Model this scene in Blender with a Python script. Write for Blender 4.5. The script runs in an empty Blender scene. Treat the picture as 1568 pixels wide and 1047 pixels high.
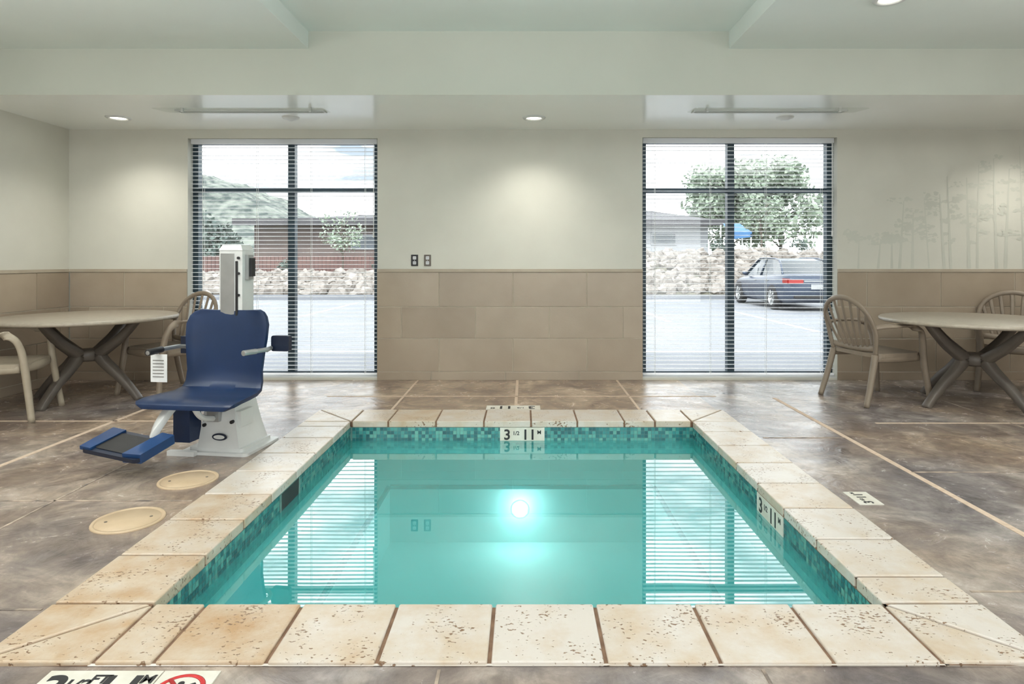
import bpy, bmesh, math, random
from mathutils import Matrix, Vector, noise
random.seed(7)
sc = bpy.context.scene
PI = math.pi

# ---------------------------------------------------------------- helpers
def lin(c):
    o = []
    for v in c[:3]:
        v = v/255.0
        o.append(v/12.92 if v <= 0.04045 else ((v+0.055)/1.055)**2.4)
    return (o[0], o[1], o[2], 1.0)

def newmat(name):
    m = bpy.data.materials.new(name); m.use_nodes = True
    nt = m.node_tree
    return m, nt, nt.nodes, nt.links, nt.nodes['Principled BSDF']

def pmat(name, c1, c2=None, scale=8, rough=0.5, bump=0.0, bscale=40, metal=0.0, spec=0.5, emit=0, tone=False, detail=4, lo=0.35, hi=0.65):
    m, nt, N, L, b = newmat(name)
    if c2 is None:
        c2 = tuple(max(0, v*0.93) for v in c1)
    tc = N.new('ShaderNodeTexCoord')
    nz = N.new('ShaderNodeTexNoise'); nz.inputs['Scale'].default_value = scale; nz.inputs['Detail'].default_value = detail
    L.new(tc.outputs['Object'], nz.inputs['Vector'])
    mr = N.new('ShaderNodeMapRange'); mr.inputs[1].default_value = lo; mr.inputs[2].default_value = hi
    L.new(nz.outputs['Fac'], mr.inputs[0])
    mx = N.new('ShaderNodeMix'); mx.data_type = 'RGBA'
    mx.inputs[6].default_value = lin(c1); mx.inputs[7].default_value = lin(c2)
    if tone:
        at = N.new('ShaderNodeAttribute'); at.attribute_name = 'tone'
        ad = N.new('ShaderNodeMath'); ad.operation = 'MULTIPLY_ADD'; ad.inputs[1].default_value = 0.45
        sb = N.new('ShaderNodeMath'); sb.operation = 'MULTIPLY'; sb.inputs[1].default_value = 0.6
        L.new(at.outputs['Fac'], sb.inputs[0])
        L.new(mr.outputs[0], ad.inputs[0]); L.new(sb.outputs[0], ad.inputs[2])
        L.new(ad.outputs[0], mx.inputs[0])
    else:
        L.new(mr.outputs[0], mx.inputs[0])
    L.new(mx.outputs[2], b.inputs['Base Color'])
    b.inputs['Roughness'].default_value = rough
    b.inputs['Metallic'].default_value = metal
    b.inputs['Specular IOR Level'].default_value = spec
    if emit:
        L.new(mx.outputs[2], b.inputs['Emission Color']); b.inputs['Emission Strength'].default_value = emit
    if bump:
        n2 = N.new('ShaderNodeTexNoise'); n2.inputs['Scale'].default_value = bscale; n2.inputs['Detail'].default_value = 5
        L.new(tc.outputs['Object'], n2.inputs['Vector'])
        bp = N.new('ShaderNodeBump'); bp.inputs['Strength'].default_value = bump; bp.inputs['Distance'].default_value = 0.01
        L.new(n2.outputs['Fac'], bp.inputs['Height']); L.new(bp.outputs[0], b.inputs['Normal'])
    return m

def catmull(pts, n=6):
    pts = [Vector(p) for p in pts]
    if len(pts) < 3: return pts
    out = []
    P = [pts[0]*2-pts[1]] + pts + [pts[-1]*2-pts[-2]]
    for i in range(1, len(P)-2):
        for k in range(n):
            t = k/n
            a, b, c, d = P[i-1], P[i], P[i+1], P[i+2]
            out.append(0.5*((2*b)+(c-a)*t+(2*a-5*b+4*c-d)*t*t+(3*b-a-3*c+d)*t**3))
    out.append(pts[-1])
    return out

class B:
    def __init__(s):
        s.v = []; s.f = []; s.m = []; s.t = []; s.s = []; s.M = Matrix.Identity(4)
    def add(s, verts, faces, mat=0, tone=0.5, smooth=False, M=None):
        T = s.M @ M if M is not None else s.M
        o = len(s.v)
        s.v += [tuple(T @ Vector(p)) for p in verts]
        for f in faces:
            s.f.append(tuple(o+i for i in f)); s.m.append(mat); s.t.append(tone); s.s.append(smooth)
    def box(s, x0, x1, y0, y1, z0, z1, mat=0, tone=0.5, M=None):
        v = [(x0,y0,z0),(x1,y0,z0),(x1,y1,z0),(x0,y1,z0),(x0,y0,z1),(x1,y0,z1),(x1,y1,z1),(x0,y1,z1)]
        f = [(0,3,2,1),(4,5,6,7),(0,1,5,4),(1,2,6,5),(2,3,7,6),(3,0,4,7)]
        s.add(v, f, mat, tone, False, M)
    def prism(s, poly, z0, z1, mat=0, tone=0.5, M=None, smooth=False):
        n = len(poly)
        v = [(p[0],p[1],z0) for p in poly]+[(p[0],p[1],z1) for p in poly]
        s.add(v, [tuple(range(n-1,-1,-1)), tuple(range(n,2*n))], mat, tone, False, M)
        s.add(v, [(i,(i+1)%n,n+(i+1)%n,n+i) for i in range(n)], mat, tone, smooth, M)
    def quad(s, a, b, c, d, mat=0, tone=0.5, M=None):
        s.add([a,b,c,d], [(0,1,2,3)], mat, tone, False, M)
    def lathe(s, prof, mat=0, n=32, M=None, smooth=True, tone=0.5):
        v = []; f = []
        for (r, z) in prof:
            for i in range(n):
                a = 2*PI*i/n; v.append((r*math.cos(a), r*math.sin(a), z))
        for k in range(len(prof)-1):
            for i in range(n):
                j = (i+1) % n
                f.append((k*n+i, k*n+j, (k+1)*n+j, (k+1)*n+i))
        s.add(v, f, mat, tone, smooth, M)
    def cyl(s, r, z0, z1, mat=0, n=24, M=None, tone=0.5):
        s.lathe([(r, z0), (r, z1)], mat, n, M, True, tone)
        for z, rev in ((z0, True), (z1, False)):
            v = [(r*math.cos(2*PI*i/n), r*math.sin(2*PI*i/n), z) for i in range(n)]
            s.add(v, [tuple(range(n-1,-1,-1)) if rev else tuple(range(n))], mat, tone, False, M)
    def tube(s, pts, w, h=None, mat=0, n=10, up=(0,0,1), sm=6, M=None, sq=False, tone=0.5):
        P = catmull(pts, sm) if sm > 1 else [Vector(p) for p in pts]
        if h is None: h = w
        def val(a, t):
            if not isinstance(a, (list, tuple)): return a
            x = t*(len(a)-1); i = min(int(x), len(a)-2); return a[i]+(a[i+1]-a[i])*(x-i)
        v = []; f = []; U = Vector(up)
        for i, p in enumerate(P):
            t = (P[min(i+1, len(P)-1)]-P[max(i-1, 0)]).normalized()
            sd = t.cross(U)
            if sd.length < 1e-3: sd = t.cross(Vector((0,1,0.01)))
            sd.normalize(); u2 = sd.cross(t).normalized()
            q = i/(len(P)-1)
            for k in range(n):
                a = 2*PI*k/n
                c, d = math.cos(a), math.sin(a)
                if sq:
                    c = math.copysign(abs(c)**0.45, c); d = math.copysign(abs(d)**0.45, d)
                v.append(tuple(p+sd*c*val(w,q)+u2*d*val(h,q)))
        for i in range(len(P)-1):
            for k in range(n):
                j = (k+1) % n
                f.append((i*n+k, i*n+j, (i+1)*n+j, (i+1)*n+k))
        f.append(tuple(range(n-1,-1,-1))); f.append(tuple((len(P)-1)*n+k for k in range(n)))
        s.add(v, f, mat, tone, True, M)
    def text(s, txt, size, M, mat=0, depth=0.001):
        cu = bpy.data.curves.new('t', 'FONT'); cu.body = txt; cu.size = size; cu.extrude = depth
        cu.align_x = 'CENTER'; cu.align_y = 'CENTER'; cu.offset = size*0.02
        ob = bpy.data.objects.new('t', cu); sc.collection.objects.link(ob)
        bpy.context.view_layer.update()
        dg = bpy.context.evaluated_depsgraph_get()
        me = bpy.data.meshes.new_from_object(ob.evaluated_get(dg))
        s.add([tuple(v.co) for v in me.vertices], [tuple(p.vertices) for p in me.polygons], mat, 0.5, False, M)
        bpy.data.objects.remove(ob); bpy.data.meshes.remove(me)
    def done(s, name, mats, bevel=0, seg=2, loc=(0,0,0), rz=0, weld=False, parent=None):
        me = bpy.data.meshes.new(name)
        me.from_pydata(s.v, [], s.f)
        for i, p in enumerate(me.polygons):
            p.material_index = s.m[i]; p.use_smooth = s.s[i]
        at = me.attributes.new('tone', 'FLOAT', 'FACE')
        at.data.foreach_set('value', s.t)
        for m in mats: me.materials.append(m)
        me.update()
        ob = bpy.data.objects.new(name, me); sc.collection.objects.link(ob)
        ob.location = loc; ob.rotation_euler = (0,0,rz)
        if bevel:
            bm = bmesh.new(); bm.from_mesh(me)
            bmesh.ops.remove_doubles(bm, verts=bm.verts, dist=0.00005)
            bm.to_mesh(me); bm.free()
            md = ob.modifiers.new('bev', 'BEVEL'); md.width = bevel; md.segments = seg; md.limit_method = 'ANGLE'; md.angle_limit = math.radians(40)
        if parent: ob.parent = parent
        return ob

def rounded(w, d, r, n=6):
    o = []
    for cx, cy, a0 in ((w-r, d-r, 0), (-w+r, d-r, PI/2), (-w+r, -d+r, PI), (w-r, -d+r, 1.5*PI)):
        for i in range(n+1):
            a = a0+PI/2*i/n; o.append((cx+r*math.cos(a), cy+r*math.sin(a)))
    return o

def frame(o, X, Y, Z):
    return Matrix(((X[0],Y[0],Z[0],o[0]),(X[1],Y[1],Z[1],o[1]),(X[2],Y[2],Z[2],o[2]),(0,0,0,1)))

# ---------------------------------------------------------------- materials
M_wall = pmat('wall_paint', (202,201,190), (198,197,186), 3, 0.5, 0.05, 120)
M_ceil = pmat('ceiling_brightened_paint', (244,247,244), (242,245,241), 2, 0.17, 0.0, 60, spec=0.9)  # colour lightened in place of light missing on the low ceiling
M_cof = pmat('coffer_paint', (224,232,228), (221,229,225), 2, 0.4, 0.0, 60)
M_beam_dim = pmat('beam_dimmed_paint', (190,193,182), (187,190,179), 2, 0.5)  # colour darkened so the beam face looks less lit than the ceiling
M_tile = pmat('wall_tile', (144,129,111), (166,152,134), 2.2, 0.3, 0.06, 60, tone=True)
M_grout = pmat('wall_grout', (190,181,164), (180,170,152), 10, 0.8)
def travertine():
    m, nt, N, L, b = newmat('travertine')
    tc = N.new('ShaderNodeTexCoord')
    n1 = N.new('ShaderNodeTexNoise'); n1.inputs['Scale'].default_value = 7; n1.inputs['Detail'].default_value = 8; n1.inputs['Roughness'].default_value = .65
    L.new(tc.outputs['Object'], n1.inputs['Vector'])
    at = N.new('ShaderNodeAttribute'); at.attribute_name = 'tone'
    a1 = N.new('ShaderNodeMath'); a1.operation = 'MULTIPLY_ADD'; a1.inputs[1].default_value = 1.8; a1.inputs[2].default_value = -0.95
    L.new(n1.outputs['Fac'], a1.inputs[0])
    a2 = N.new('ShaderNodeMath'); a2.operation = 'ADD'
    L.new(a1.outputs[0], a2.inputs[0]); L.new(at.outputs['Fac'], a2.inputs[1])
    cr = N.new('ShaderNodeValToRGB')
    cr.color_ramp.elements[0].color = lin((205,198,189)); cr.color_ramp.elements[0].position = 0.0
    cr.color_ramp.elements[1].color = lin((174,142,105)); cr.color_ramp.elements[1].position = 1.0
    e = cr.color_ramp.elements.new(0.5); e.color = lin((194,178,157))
    L.new(a2.outputs[0], cr.inputs[0])
    mp = N.new('ShaderNodeMapping'); mp.inputs['Scale'].default_value = (1, 1.5, 1)
    L.new(tc.outputs['Object'], mp.inputs[0])
    n2 = N.new('ShaderNodeTexNoise'); n2.inputs['Scale'].default_value = 62; n2.inputs['Detail'].default_value = 2
    L.new(mp.outputs[0], n2.inputs['Vector'])
    n3 = N.new('ShaderNodeTexNoise'); n3.inputs['Scale'].default_value = 6; n3.inputs['Detail'].default_value = 1
    L.new(tc.outputs['Object'], n3.inputs['Vector'])
    ad = N.new('ShaderNodeMath'); ad.operation = 'MULTIPLY_ADD'; ad.inputs[1].default_value = 0.5
    L.new(n3.outputs['Fac'], ad.inputs[0]); L.new(n2.outputs['Fac'], ad.inputs[2])
    mr = N.new('ShaderNodeMapRange'); mr.inputs[1].default_value = 0.915; mr.inputs[2].default_value = 0.97
    L.new(ad.outputs[0], mr.inputs[0])
    mx = N.new('ShaderNodeMix'); mx.data_type = 'RGBA'; mx.inputs[7].default_value = lin((128,100,74))
    L.new(mr.outputs[0], mx.inputs[0]); L.new(cr.outputs[0], mx.inputs[6])
    L.new(mx.outputs[2], b.inputs['Base Color'])
    b.inputs['Roughness'].default_value = 0.3
    iv = N.new('ShaderNodeMath'); iv.operation = 'SUBTRACT'; iv.inputs[0].default_value = 1
    L.new(mr.outputs[0], iv.inputs[1])
    bp = N.new('ShaderNodeBump'); bp.inputs['Strength'].default_value = 0.6; bp.inputs['Distance'].default_value = 0.004
    L.new(iv.outputs[0], bp.inputs['Height'])
    b2 = N.new('ShaderNodeBump'); b2.inputs['Strength'].default_value = 0.35; b2.inputs['Distance'].default_value = 0.014
    L.new(n1.outputs['Fac'], b2.inputs['Height']); L.new(bp.outputs[0], b2.inputs['Normal'])
    L.new(b2.outputs[0], b.inputs['Normal'])
    return m
M_trav = travertine()
M_cgrout = pmat('coping_grout', (132,104,82), (106,80,62), 20, 0.9)

def floor_mat():
    m, nt, N, L, b = newmat('stamped_concrete')
    tc = N.new('ShaderNodeTexCoord')
    n1 = N.new('ShaderNodeTexNoise'); n1.inputs['Scale'].default_value = 2.0; n1.inputs['Detail'].default_value = 10; n1.inputs['Roughness'].default_value = .64; n1.inputs['Distortion'].default_value = .7
    L.new(tc.outputs['Object'], n1.inputs['Vector'])
    r1 = N.new('ShaderNodeValToRGB')
    r1.color_ramp.elements[0].position = .34; r1.color_ramp.elements[0].color = lin((94,90,93))
    r1.color_ramp.elements[1].position = .66; r1.color_ramp.elements[1].color = lin((176,168,162))
    e = r1.color_ramp.elements.new(.5); e.color = lin((130,123,121))
    L.new(n1.outputs['Fac'], r1.inputs[0])
    r2 = N.new('ShaderNodeValToRGB')
    r2.color_ramp.elements[0].position = .34; r2.color_ramp.elements[0].color = lin((118,100,88))
    r2.color_ramp.elements[1].position = .66; r2.color_ramp.elements[1].color = lin((194,174,151))
    e = r2.color_ramp.elements.new(.5); e.color = lin((156,136,117))
    L.new(n1.outputs['Fac'], r2.inputs[0])
    n4 = N.new('ShaderNodeTexNoise'); n4.inputs['Scale'].default_value = 1.1; n4.inputs['Detail'].default_value = 4
    L.new(tc.outputs['Object'], n4.inputs['Vector'])
    at = N.new('ShaderNodeAttribute'); at.attribute_name = 'tone'
    ad = N.new('ShaderNodeMath'); ad.operation = 'MULTIPLY_ADD'; ad.inputs[1].default_value = 3.0; ad.inputs[2].default_value = -1.5
    L.new(n4.outputs['Fac'], ad.inputs[0])
    a2 = N.new('ShaderNodeMath'); a2.operation = 'ADD'; a2.use_clamp = True
    L.new(ad.outputs[0], a2.inputs[0]); L.new(at.outputs['Fac'], a2.inputs[1])
    mx = N.new('ShaderNodeMix'); mx.data_type = 'RGBA'
    L.new(a2.outputs[0], mx.inputs[0]); L.new(r1.outputs[0], mx.inputs[6]); L.new(r2.outputs[0], mx.inputs[7])
    n5 = N.new('ShaderNodeTexNoise'); n5.inputs['Scale'].default_value = 6; n5.inputs['Detail'].default_value = 10; n5.inputs['Roughness'].default_value = .72; n5.inputs['Distortion'].default_value = 1.0
    L.new(tc.outputs['Object'], n5.inputs['Vector'])
    mr = N.new('ShaderNodeMapRange'); mr.inputs[1].default_value = .34; mr.inputs[2].default_value = .6; mr.inputs[3].default_value = .70; mr.inputs[4].default_value = 1.08
    L.new(n5.outputs['Fac'], mr.inputs[0])
    mv = N.new('ShaderNodeMix'); mv.data_type = 'RGBA'; mv.blend_type = 'MULTIPLY'; mv.inputs[0].default_value = 1
    L.new(mx.outputs[2], mv.inputs[6]); L.new(mr.outputs[0], mv.inputs[7])
    L.new(mv.outputs[2], b.inputs['Base Color'])
    rr = N.new('ShaderNodeMapRange'); rr.inputs[1].default_value = .35; rr.inputs[2].default_value = .65; rr.inputs[3].default_value = .07; rr.inputs[4].default_value = .30
    L.new(n5.outputs['Fac'], rr.inputs[0]); L.new(rr.outputs[0], b.inputs['Roughness'])
    b.inputs['Specular IOR Level'].default_value = .9
    n6 = N.new('ShaderNodeTexNoise'); n6.inputs['Scale'].default_value = 4.5; n6.inputs['Detail'].default_value = 9; n6.inputs['Roughness'].default_value = .62; n6.inputs['Distortion'].default_value = 1.2
    L.new(tc.outputs['Object'], n6.inputs['Vector'])
    bp = N.new('ShaderNodeBump'); bp.inputs['Strength'].default_value = .45; bp.inputs['Distance'].default_value = .02
    L.new(n6.outputs['Fac'], bp.inputs['Height']); L.new(bp.outputs[0], b.inputs['Normal'])
    return m
M_floor = floor_mat()
M_joint = pmat('joint_sand', (202,182,162), (184,162,140), 30, 0.8)
M_jdark = pmat('joint_dark', (178,160,142), (96,86,80), 14, 0.7)

def mosaic_mat():
    m, nt, N, L, b = newmat('mosaic_glass')
    at = N.new('ShaderNodeAttribute'); at.attribute_name = 'tone'
    cr = N.new('ShaderNodeValToRGB')
    els = cr.color_ramp.elements
    els[0].color = lin((28,92,98)); els[1].color = lin((104,172,160))
    for p, c in ((.25,(38,112,116)),(.5,(54,136,136)),(.75,(76,154,148))):
        e = els.new(p); e.color = lin(c)
    L.new(at.outputs['Fac'], cr.inputs[0]); L.new(cr.outputs[0], b.inputs['Base Color'])
    b.inputs['Roughness'].default_value = .15
    return m
M_mos = mosaic_mat()
M_mgrout = pmat('mosaic_grout', (110,146,140), (94,128,122), 20, .8)
M_plaster = pmat('pool_plaster', (190,234,232), (180,228,226), 3, .6)

def water_mat():
    m, nt, N, L, b = newmat('water')
    N.remove(b); out = [n for n in N if n.type == 'OUTPUT_MATERIAL'][0]
    tr = N.new('ShaderNodeBsdfTransparent'); tr.inputs[0].default_value = (.64,.95,.95,1)
    df = N.new('ShaderNodeBsdfDiffuse'); df.inputs[0].default_value = lin((74,204,202))
    gl = N.new('ShaderNodeBsdfGlossy'); gl.inputs['Roughness'].default_value = .012; gl.inputs[0].default_value = (1,1,1,1)
    fr = N.new('ShaderNodeFresnel'); fr.inputs['IOR'].default_value = 2.6
    m1 = N.new('ShaderNodeMixShader'); m1.inputs[0].default_value = .46
    L.new(tr.outputs[0], m1.inputs[1]); L.new(df.outputs[0], m1.inputs[2])
    m2 = N.new('ShaderNodeMixShader')
    L.new(fr.outputs[0], m2.inputs[0]); L.new(m1.outputs[0], m2.inputs[1]); L.new(gl.outputs[0], m2.inputs[2])
    L.new(m2.outputs[0], out.inputs[0])
    tc = N.new('ShaderNodeTexCoord')
    nz = N.new('ShaderNodeTexNoise'); nz.inputs['Scale'].default_value = 1.8; nz.inputs['Detail'].default_value = 1
    L.new(tc.outputs['Object'], nz.inputs['Vector'])
    bp = N.new('ShaderNodeBump'); bp.inputs['Strength'].default_value = .04; bp.inputs['Distance'].default_value = .01
    L.new(nz.outputs['Fac'], bp.inputs['Height'])
    L.new(bp.outputs[0], gl.inputs['Normal'])
    return m
M_water = water_mat()

M_frame = pmat('window_frame_dark', (44,62,72), (36,52,60), 5, .4, metal=.2)
def slat_mat():
    m, nt, N, L, b = newmat('blind_slat')
    out = [n for n in N if n.type == 'OUTPUT_MATERIAL'][0]
    b.inputs['Base Color'].default_value = lin((250,251,252)); b.inputs['Roughness'].default_value = .35
    tl = N.new('ShaderNodeBsdfTranslucent'); tl.inputs[0].default_value = lin((254,254,254))
    mx = N.new('ShaderNodeMixShader'); mx.inputs[0].default_value = .6
    L.new(b.outputs[0], mx.inputs[1]); L.new(tl.outputs[0], mx.inputs[2]); L.new(mx.outputs[0], out.inputs[0])
    return m
M_slat = slat_mat()
def glass_mat(name, tint=(.96,.98,.98,1)):
    m, nt, N, L, b = newmat(name)
    N.remove(b); out = [n for n in N if n.type == 'OUTPUT_MATERIAL'][0]
    tr = N.new('ShaderNodeBsdfTransparent'); tr.inputs[0].default_value = tint
    gl = N.new('ShaderNodeBsdfGlossy'); gl.inputs['Roughness'].default_value = .02
    mx = N.new('ShaderNodeMixShader'); mx.inputs[0].default_value = .05
    L.new(tr.outputs[0], mx.inputs[1]); L.new(gl.outputs[0], mx.inputs[2]); L.new(mx.outputs[0], out.inputs[0])
    return m
M_glass = glass_mat('window_glass')
M_acryl = glass_mat('clear_acrylic', (.95,.96,.95,1))

M_white = pmat('white_plastic', (214,216,214), (204,206,204), 4, .35)
M_black = pmat('black_rubber', (24,24,26), (34,34,36), 8, .5)
M_blue = pmat('seat_blue', (9,38,76), (7,34,68), 3, .4)
M_dblue = pmat('seat_dark_blue', (10,26,50), (8,22,44), 3, .4)
M_bblue = pmat('foot_blue', (18,60,108), (14,50,94), 3, .4)
M_alu = pmat('aluminium', (176,178,178), (160,162,162), 6, .35, metal=.7)
M_chair = pmat('resin_taupe', (132,119,103), (120,107,92), 6, .5)
M_chairL = pmat('resin_beige', (168,157,138), (156,145,127), 6, .5)
M_ttop = pmat('table_top_resin', (166,157,142), (154,145,130), 30, .35)
M_tleg = pmat('table_leg_resin', (98,90,81), (86,79,72), 6, .45)
M_sign = pmat('marker_tile', (220,218,208), (208,204,190), 12, .3)
M_red = pmat('marker_red', (190,40,42), (180,34,36), 10, .4)
M_lid = pmat('lid_tan', (196,174,144), (182,160,130), 6, .5, .1, 80)
def emit_mat(name, c, s):
    m, nt, N, L, b = newmat(name)
    b.inputs['Base Color'].default_value = lin(c); b.inputs['Emission Color'].default_value = lin(c); b.inputs['Emission Strength'].default_value = s
    return m
M_emit = emit_mat('lamp_lens', (255,248,230), 6)
M_pemit = emit_mat('pool_lamp_lens', (240,255,252), 7)

# ---------------------------------------------------------------- dimensions
XL, XR, YB, YR = -4.6, 6.5, 6.4, -2.6
ZS, ZC, ZR = 2.53, 2.90, 3.04
YS = 5.08
W1 = (-3.40, -1.484, .02, 2.44); W2 = (1.194, 3.16, .02, 2.45)
PX0, PX1, PY0, PY1 = -1.28, 1.24, 2.20, 4.69

b = B()
hx0, hx1, hy0, hy1 = -1.60, 1.55, 1.91, 5.03
xs = [XL-.2, -3.07, hx0, -1.07, -.07, .93, hx1, 2.19, XR+.2]
ys = [YR-.2, -.4, 1.0, hy0, 3.17, 4.69, hy1, 5.62, YB+.2]
for i in range(len(xs)-1):
    for j in range(len(ys)-1):
        cx = (xs[i]+xs[i+1])/2; cy = (ys[j]+ys[j+1])/2
        if hx0 < cx < hx1 and hy0 < cy < hy1: continue
        t = .44 + random.uniform(-.12, .12)
        if cx < -1.6: t += .26
        if cx > 1.55: t -= .10
        if hx0 < cx < hx1 and cy > 5.03: t = 1.5
        b.box(xs[i], xs[i+1], ys[j], ys[j+1], -.12, 0, 0, t)
b.done('floor', [M_floor])
b = B()
def jx(x, y0, y1, w, m, z=.002): b.box(x-w/2, x+w/2, y0, y1, -.02, z, m)
def jy(y, x0, x1, w, m, z=.002): b.box(x0, x1, y-w/2, y+w/2, -.02, z, m)
jx(-3.07, -2, 5.55, .035, 0); jx(2.19, -2, 5.55, .035, 0)
jy(4.75, XL, -2.6, .022, 0); jy(4.69, 2.6, XR, .022, 0)
jy(3.17, XL, -1.66, .014, 1); jx(-2.35, 2.4, 4.69, .012, 1); jy(2.18, XL, -1.66, .012, 1)
jy(3.6, 2.2, XR, .012, 1); jy(2.3, 1.62, XR, .012, 1); jy(4.3, 1.62, 2.18, .012, 1)
jy(5.62, -1.75, 1.7, .02, 0); jx(-1.07, 5.10, YB-.02, .02, 0); jx(-.07, 5.2, YB-.02, .025, 0); jx(.93, 5.10, YB-.02, .02, 0)
jy(1.45, -1.6, 1.6, .012, 1); jx(-.25, -1, 1.86, .01, 1); jx(.7, -1, 1.86, .01, 1)
jx(3.6, 2, 6.3, .012, 1); jx(-4.0, 2, 4.7, .012, 1)
b.done('floor_joint_trim', [M_joint, M_jdark])

b = B()
def seg(x0, x1, z0, z1): b.box(x0, x1, YB, YB+.2, z0, z1, 0)
seg(XL-.2, W1[0], -.1, 3.3); seg(W1[1], W2[0], -.1, 3.3); seg(W2[1], XR+.2, -.1, 3.3)
for W in (W1, W2):
    seg(W[0], W[1], -.1, W[2]); seg(W[0], W[1], W[3], 3.3)
b.done('wall_back', [M_wall])
b = B(); b.box(XL-.2, XL, YR, YB, -.1, 3.3); b.done('wall_left', [M_wall])
b = B(); b.box(XR, XR+.2, YR, YB, -.1, 3.3); b.done('wall_right', [M_wall])
b = B(); b.box(XL-.2, XR+.2, YR-.2, YR, -.1, 3.3); b.done('wall_front', [M_wall])
b = B()
b.box(XL-.1, XR+.1, YS, YB+.1, ZS, 3.35)
b.box(XL-.1, -1.73, YR-.1, YS, ZC, 3.35, 2)
b.box(1.64, XR+.1, YR-.1, YS, ZC, 3.35, 2)
b.box(-1.73, 1.64, YR-.1, YS, ZR, 3.35, 2)
b.box(XL-.2, XR+.2, YR-.2, YB+.2, 3.3, 3.45)
b.box(XL-.05, -1.73, YS-.006, YS, ZS, ZC, 1); b.box(-1.73, 1.64, YS-.006, YS, ZS, ZR, 1); b.box(1.64, XR+.05, YS-.006, YS, ZS, ZC, 1)
b.done('ceiling', [M_ceil, M_beam_dim, M_cof])

rows = [(0, .081), (.089, .415), (.423, .735), (.743, 1.085)]
M_trim = pmat('tile_trim', (172,161,144), (164,152,134), 5, .5)
def wains(name, x0, x1, face, offs):
    b = B()
    b.box(x0, x1, 0, .006, 0, 1.12, 1, .5, face)
    for r, (z0, z1) in enumerate(rows):
        x = x0 - ((offs[r]) % .745)
        while x < x1:
            a = max(x+.004, x0); c = min(x+.741, x1)
            if c-a > .01: b.box(a, c, -.006, .005, z0, z1, 0, random.random(), face)
            x += .745
    b.box(x0, x1, -.012, .005, 1.09, 1.12, 2, .5, face)
    return b.done(name, [M_tile, M_grout, M_trim], bevel=.0015, seg=1)
Fb = Matrix.Translation((0, YB-.008, 0))
wains('wainscot_back_left', XL+.02, W1[0]-.001, Fb, [.1,.2,.55,.2])
wains('wainscot_back_center', W1[1], W2[0], Fb, [.2,.12,.5,.12])
wains('wainscot_back_right', W2[1], XR-.02, Fb, [.3,.5,.1,.45])
Fl = frame((XL+.008, 0, 0), (0,1,0), (-1,0,0), (0,0,1))
wains('wainscot_left', YR+.02, YB-.02, Fl, [.1,.4,.1,.4])
Fr = frame((XR-.008, 0, 0), (0,-1,0), (1,0,0), (0,0,1))
wains('wainscot_right', -YB+.02, -YR-.02, Fr, [.1,.4,.1,.4])

def window(name, W, mx, zt):
    b = B(); x0, x1, z0, z1 = W; ya, yb = 6.50, 6.58; w = .055
    b.box(x0, x0+w, ya, yb, z0, z1); b.box(x1-w, x1, ya, yb, z0, z1)
    b.box(x0+w, x1-w, ya, yb, z0, z0+.05); b.box(x0+w, x1-w, ya, yb, z1-.04, z1)
    b.box(mx-.035, mx+.035, ya, yb, z0+.05, z1-.04)
    b.box(x0+w, mx-.035, ya+.004, yb-.004, zt-.022, zt+.022); b.box(mx+.035, x1-w, ya+.004, yb-.004, zt-.022, zt+.022)
    b.box(x0+.03, x1-.03, ya+.035, ya+.041, z0+.03, z1-.03, 1)
    b.box(x0, x1, YB+.005, ya, z0-.005, z0+.012, 2)
    b.done(name, [M_frame, M_glass, M_white])
window('window_1', W1, -2.39, 1.93); window('window_2', W2, 2.12, 1.925)
def blind(W):
    b = B(); x0, x1, z0, z1 = W; x0 += .015; x1 -= .015; yc = 6.452; h = .018
    b.box(x0, x1, yc-.022, yc+.022, z1-.05, z1-.002)
    z = z1-.085; 
    while z > z0+.07:
        b.add([(x0,yc-h,z-.0025),(x1,yc-h,z-.0025),(x1,yc,z),(x0,yc,z),(x1,yc+h,z-.0025),(x0,yc+h,z-.0025),
               (x0,yc-h,z-.0005),(x1,yc-h,z-.0005),(x1,yc,z+.002),(x0,yc,z+.002),(x1,yc+h,z-.0005),(x0,yc+h,z-.0005)],
              [(0,3,2,1),(3,5,4,2),(6,7,8,9),(9,8,10,11),(0,1,7,6),(5,11,10,4)], 0)
        z -= .041
    b.box(x0, x1, yc-.02, yc+.02, z0+.022, z0+.04)
    for k in range(4):
        xx = x0+.12+(x1-x0-.24)*k/3
        for yy in (yc-.02, yc+.02):
            b.box(xx-.0015, xx+.0015, yy-.001, yy+.001, z0+.03, z1-.05, 1)
    b.box(x1-.03, x1-.024, yc-.04, yc-.034, z1-.95, z1-.05, 1)
    b.cyl(.008, z1-1.0, z1-.95, 1, 8, Matrix.Translation((x1-.027, yc-.037, 0)))
    b.done('window_blind', [M_slat, M_white])
blind(W1); blind(W2)

# ---------------------------------------------------------------- pool
b = B()
zf, zb, bw = -.75, -.36, .36
x0, x1, y0, y1 = PX0-.012, PX1+.012, PY0-.012, PY1+.012
zt = -.034
b.box(x0-.1, x0, y0-.1, y1+.1, zf-.1, zt); b.box(x1, x1+.1, y0-.1, y1+.1, zf-.1, zt)
b.box(x0, x1, y0-.1, y0, zf-.1, zt); b.box(x0, x1, y1, y1+.1, zf-.1, zt)
b.box(x0, x1, y0, y1, zf-.1, zf)
b.box(x0, x0+bw, y0, y1, zf, zb); b.box(x1-bw, x1, y0, y1, zf, zb); b.box(x0+bw, x1-bw, y1-.31, y1, zf, zb)
b.box(x0+bw-.02, x0+bw+.004, y0, y1-.31, zb-.02, zb+.003, 1, .2)
b.box(x1-bw-.004, x1-bw+.02, y0, y1-.31, zb-.02, zb+.003, 1, .2)
b.box(x0+bw, x1-bw, y1-.314, y1-.29, zb-.02, zb+.003, 1, .2)
bz0, bz1, p = -.19, zt, .0258
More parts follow.
